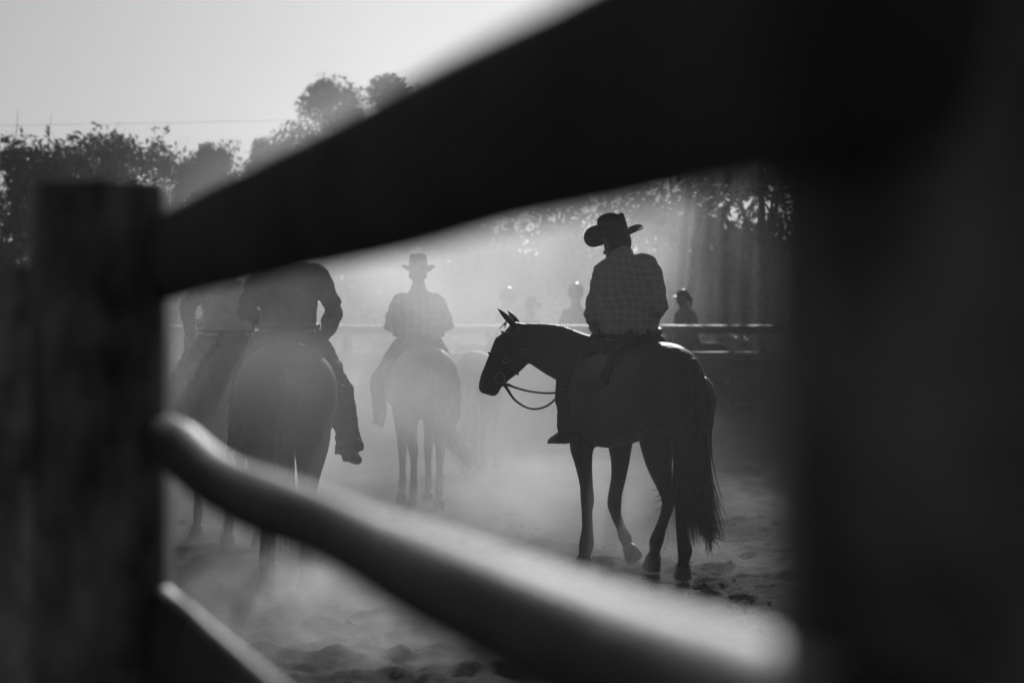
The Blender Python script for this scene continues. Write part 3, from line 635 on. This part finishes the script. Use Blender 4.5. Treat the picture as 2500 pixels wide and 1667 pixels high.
# riders waiting behind it
pony = tag(empty('horse', (0, 41, 0), R(90)), 'pony standing behind the arena fence', 'horse')
horse(pony, M['bay_coat'], M['grey_hair'], .022, strands=24, neck=[((0, .52, 1.24), .15, .30), ((0, .78, 1.34), .10, .2), ((0, 1.0, 1.42), .08, .15), ((0, 1.14, 1.47), .075, .12)],
      head=[((0, 1.12, 1.50), .075, .10), ((0, 1.22, 1.40), .085, .13), ((0, 1.32, 1.26), .06, .10), ((0, 1.40, 1.12), .05, .07), ((0, 1.43, 1.06), .05, .06)])
spots = [  # px of head, Y, yaw (0 = away), shirt, hat, scale, label, horse label
    (1232, 41.0, -75, 'tee', 'helmet', 1.05, 'rider in helmet with sunlit peak facing right, above the black horse\'s ear', 'pony under the leftmost helmeted rider behind the arena fence'),
    (1292, 43.5, -30, 'tee_dark', 'hat', 1.0, 'small distant rider in brimmed hat between the two helmeted riders', 'pony under the small brimmed-hat rider behind the arena fence'),
    (1408, 41.0, 160, 'tee_dark', 'helmet', 1.08, 'rider in round helmet just left of the plaid shirted rider', 'pony under the helmeted rider beside the plaid shirted rider'),
    (1673, 40.5, 120, 'tee', 'cap', 1.06, 'rider in pale top and peaked cap right of the plaid shirted rider', 'pony under the cap-wearing rider behind the arena fence')]
for i, (px, Y, yaw, sh, ht, sc, lab, hlab) in enumerate(spots):
    x = (px - 1250) / F * Y
    hc = pony if i == 0 else copy_tree(pony)
    hc.location = (x, Y, 0); hc.rotation_euler.z = R(yaw); hc['label'] = hlab; hc['group'] = 'ponies behind the arena fence'; hc.scale = (sc,) * 3
    p = tag(empty('person', (x, Y, 0), R(yaw)), lab, 'person', 'riders behind the arena fence'); p.scale = (sc,) * 3
    person(p, M[sh], M['trousers'], ht, 'hat_dark', None, .016, wid=.88, face=True, hair=ht != 'helmet', ponytail=ht == 'cap', boots=False, hsc=1.2 if ht == 'helmet' else 1.08, head_pitch=R(8))

# ------------------------------------------------------------------ trees
def leaves(cent, rad, n, size, seed, droop=.4):
    """n leaf quads around clump centres (m,3) of radii (m,)"""
    g = np.random.default_rng(seed); k = g.integers(0, len(cent), n)
    d = unit(g.normal(size=(n, 3))); rr = rad[k] * g.random(n) ** .45
    c = cent[k] + d * rr[:, None] * np.array([1, 1, .8])
    u = unit(g.normal(size=(n, 3)) + np.array([0, 0, -droop])); v = unit(np.cross(u, g.normal(size=(n, 3))))
    s = size * (.6 + .8 * g.random(n)); a = u * s[:, None]; b = v * (s * .34)[:, None]
    V = np.stack([c - a, c + b * 1, c + a, c - b], 1).reshape(-1, 3)
    I = np.arange(n * 4).reshape(n, 4); return V, I.tolist()
def tree_meshes(H, Rad, seed, n, size, clumps=40, low=.3, twigs=0, lean=0, crad=.22):
    g = np.random.default_rng(seed); tr = MB(); 
    r0 = .018 * H + .05; top = np.array([lean * H * .1, 0, H * .72])
    tr.sweep([(0, 0, -.2), (0, 0, .2), top * .35 + g.normal(size=3) * .02 * H, top * .7 + g.normal(size=3) * .02 * H, top], [r0 * 1.4, r0 * 1.1, r0 * .85, r0 * .6, r0 * .25], n=9, sub=3)
    C = []; 
    for i in range(clumps):
        th = g.random() * 2 * math.pi; zz = low + (1 - low) * g.random() ** .8; q = (zz - low) / (1 - low)
        R_ = Rad * (math.sin(math.pi * (.12 + .80 * q)) ** .6) * g.random() ** .35
        C.append((R_ * math.cos(th) + lean * H * .1 * zz, R_ * math.sin(th), H * zz - Rad * crad * .8))
    C = np.array(C); rad = Rad * crad * (.6 + .8 * g.random(clumps))
    for c in C[:: max(1, clumps // 16)]:
        t = min(.95, max(.25, c[2] / H * .75)); p0 = top * t
        tr.sweep([p0, p0 * .5 + c * .5 + g.normal(size=3) * .05 * Rad - (0, 0, .05 * H), c], [r0 * .42, r0 * .25, r0 * .07], n=6, sub=3, round_=False)
    V, f = leaves(C, rad, n, size, seed); cr = MB().add(V, f)
    tw = MB(); k = 0
    for i in range(twigs):
        c = C[g.integers(len(C))]
        if c[2] < H * .6: continue
        d = unit(np.array([g.normal() * .5, g.normal() * .5, 1.])); l = g.uniform(.3, .95)
        tw.sweep([c, c + d * l * .5, c + d * l + g.normal(size=3) * .12], [.014, .009, .003], n=4, sub=2, round_=False)
        e = c + d * l
        V, f = leaves(np.array([c + d * l * .45, c + d * l * .75]), np.array([.22, .15]), 9, size, seed + i); cr.add(V, f)
    if tw.n: tr.add(np.vstack(tw.v), tw.f)
    return tr.mesh('trunk'), cr.mesh('crown', False)
kinds = {
    'scrub': tree_meshes(7.0, 2.6, 31, 9500, .085, 60, .15, 110, 0, .17),
    'scrub2': tree_meshes(7.0, 2.9, 32, 9500, .085, 60, .15, 120, .3, .17),
    'round': tree_meshes(9.0, 2.6, 33, 16000, .12, 70, .2, 0, 0, .30),
    'gum': tree_meshes(12.0, 3.4, 34, 14000, .12, 60, .30, 30, .2, .20),
    'gum2': tree_meshes(12.0, 3.8, 35, 14000, .12, 64, .28, 30, -.2, .19),
    'weeping': tree_meshes(13.0, 5.0, 36, 17000, .16, 60, .16, 0, 0, .2),
    'open': tree_meshes(10.0, 4.2, 38, 5200, .15, 60, .2, 10, 0, .22),
    'bush': tree_meshes(3.2, 2.3, 37, 7000, .10, 30, .05, 0, 0, .3),
}
used = set()
def tree(kind, px, Y, H, rz, label, name='tree', cat='tree', group='trees behind the arena', leafm='leaf', wsc=1.0):
    base = {'scrub': 7., 'scrub2': 7., 'round': 9., 'gum': 12., 'gum2': 12., 'weeping': 13., 'open': 10., 'bush': 3.2}[kind]
    r = tag(empty(name, ((px - 1250) / F * Y, Y, 0), rz), label, cat, group); s = H / base; r.scale = (s * wsc, s * wsc, s)
    r.scale.z *= .95
    t, c = kinds[kind]
    link('trunk', t, r, M['bark']); tag(link('crown', c, r, M[leafm]), kind='stuff')
    return r
def ztop(py, Y): return HC + (HY - py) / F * Y
for kind, px, Y, row, rz, lab, wsc in (
    ('scrub', -70, 58, 285, .3, 'dark scrubby tree with spiky twigs cut by the left edge', 1),
    ('scrub2', 75, 60, 305, 1.3, 'dark scrubby tree second from the left edge, above the timber panel', 1),
    ('scrub', 205, 57, 290, 2.3, 'dark twiggy tree standing above the mottled post', 1),
    ('scrub2', 330, 61, 270, 3.9, 'tree with a bare twiggy crown right above the mottled post\'s right corner', .8),
    ('round', 510, 84, 285, .5, 'hazy dome-shaped tree in the gap above the top rail', .55),
    ('gum', 665, 92, 290, 1.5, 'small pale open-crowned gum tree rising behind the top rail', .5),
    ('gum2', 805, 98, 190, 2.0, 'shorter of the paired tall gum trees behind the top rail', 1.0),
    ('gum', 905, 98, 135, 4.0, 'tallest visible gum tree with loose crown above the top rail', 1.0),
    ('gum2', 1030, 96, 150, 5.2, 'gum tree whose tip just clears the top rail, right of the tallest', .8),
    ('weeping', 1170, 78, 250, .4, 'broad hazy tree behind the top rail, above the helmeted riders', 1),
    ('open', 1330, 62, 250, 1.4, 'gum tree with sunlit leaf clusters left of the dark cowboy hat', 1.1),
    ('open', 1490, 66, 230, 2.6, 'drooping tree behind the dark cowboy hat', 1),
    ('open', 1680, 60, 230, 3.3, 'dense drooping tree right of the dark cowboy hat', 1),
    ('open', 1860, 56, 180, 4.1, 'shaded tree half hidden by the near right post', 1.1),
    ('weeping', 2080, 54, 20, 1.1, 'large tree almost wholly hidden behind the near right post', 1.0),
    ('weeping', 2450, 50, -1250, 3.1, 'large tree beyond the right edge shading the arena', 1.0),
    ('weeping', 3000, 46, -1500, 4.6, 'large tree outside the right edge shading the arena', 1.0)):
    tree(kind, px, Y, ztop(row, Y), rz, lab, wsc=wsc)
# undergrowth behind the fence
bl = ['bushy shrub behind the arena fence at the far left', 'bushy shrub behind the arena fence behind the mottled post', 'bushy shrub behind the left horses', 'bushy shrub behind the white horse\'s rider', 'bushy shrub above the black horse\'s head', 'bushy shrub behind the black horse\'s rider', 'bushy shrub right of the cap-wearing rider', 'bushy shrub next to the near right post', 'bushy shrub hidden right of the near post']
for i, px in enumerate((-60, 210, 520, 800, 1090, 1370, 1620, 1860, 2150)):
    Y = 54 + 5 * ((i * 7) % 3); tree('bush', px, Y, 3.6 + .8 * ((i * 5) % 3), i * 1.3, bl[i], 'shrub', 'shrub', 'shrubs behind the arena fence', 'leaf_dark', 1.15)
# far wood that closes the view
g = np.random.default_rng(77)
cx = g.uniform(-70, 70, 420); C = np.column_stack([cx, 128 + g.uniform(-6, 6, 420), g.uniform(.3, 1, 420) * (5.5 + 1.5 * np.sin(cx * .15))])
V, f = leaves(C, np.full(420, 2.0), 26000, .42, 78)
tag(MB().add(V, f).build('woodland', M['leaf_dark'], None, False), 'far low belt of woodland closing the background', None, None, 'stuff')

# overhead wires
for (px0, y0, px1, y1, Y, lab) in ((-900, 318, 1900, 258, 70, 'thin overhead wire crossing the sky above the left trees'), (700, 430, 2300, 530, 52, 'thin overhead wire crossing in front of the right trees')):
    a, b_ = W(px0, y0, Y), W(px1, y1, Y); mid_ = (a + b_) / 2 - (0, 0, .12)
    tag(MB().sweep([a, mid_, b_], [.0042] * 3, n=6, sub=10).build('overhead_wire', M['wire']), lab, 'wire')

# ------------------------------------------------------------------ air: even haze, and the dust the horses kick up
hz = MB().box((-4100, -450, -1), (4100, 4100, 42)).build('haze', volume_even('haze_air', .00045, .55), None, False); hz['kind'] = 'stuff'
def dust(c, r, dens, nscale, lo, hi, power, label, off=(0, 0, 0), g=.62):
    b = MB().ball((0, 0, 0), (1, 1, 1), None, 24); o = b.build('dust_cloud', volume_cloud('dust', dens, g, nscale, lo, hi, power, off))
    o.location = c; o.scale = r; tag(o, label, None, None, 'stuff')
dust((-1.0, 20.8, 2.0), (2.3, 2.9, 2.1), .30, .6, .38, .66, .9, 'veil of dust around the rider on the white horse', (5, 5, 5))
dust((-1.4, 26.5, 1.2), (4.3, 10.2, 5.0), .058, .25, .36, .66, .8, 'large cloud of sunlit dust hanging over the arena')
dust((-1.6, 14.0, .9), (1.6, 1.7, 1.9), .17, .9, .3, .75, .8, 'dust drifting in front of the dark grey horse', (3, 1, 0))
dust((-.9, 18.8, .2), (3.6, 4.2, 1.5), .26, .8, .40, .64, .8, 'low bright dust around the horses\' legs', (7, 2, 0))
dust((1.7, 50, 2.0), (8.0, 7, 6.0), .12, .3, .36, .66, .8, 'dust drifting under the trees behind the arena fence', (2, 7, 0))
dust((-1.2, 12.3, .0), (1.7, 2.0, .66), 1.5, 2.1, .47, .68, .9, 'billowing dust over the churned ground in front', (9, 4, 0))
dust((-1.15, 14.5, .0), (1.3, 1.5, .6), .9, 2.0, .46, .66, .9, 'dust boiling up around the grey horse\'s hooves', (1, 9, 2))
dust((.7, 11.5, 1.4), (2.4, 4.2, 2.4), .006, .5, .3, .7, .9, 'faint dust drifting between the near fence and the black horse', (6, 1, 3))
dust((1.0, 16.5, .0), (1.6, 1.3, .34), .16, 2.0, .45, .66, .9, 'thin dust puffs at the black horse\'s hooves', (4, 4, 0))
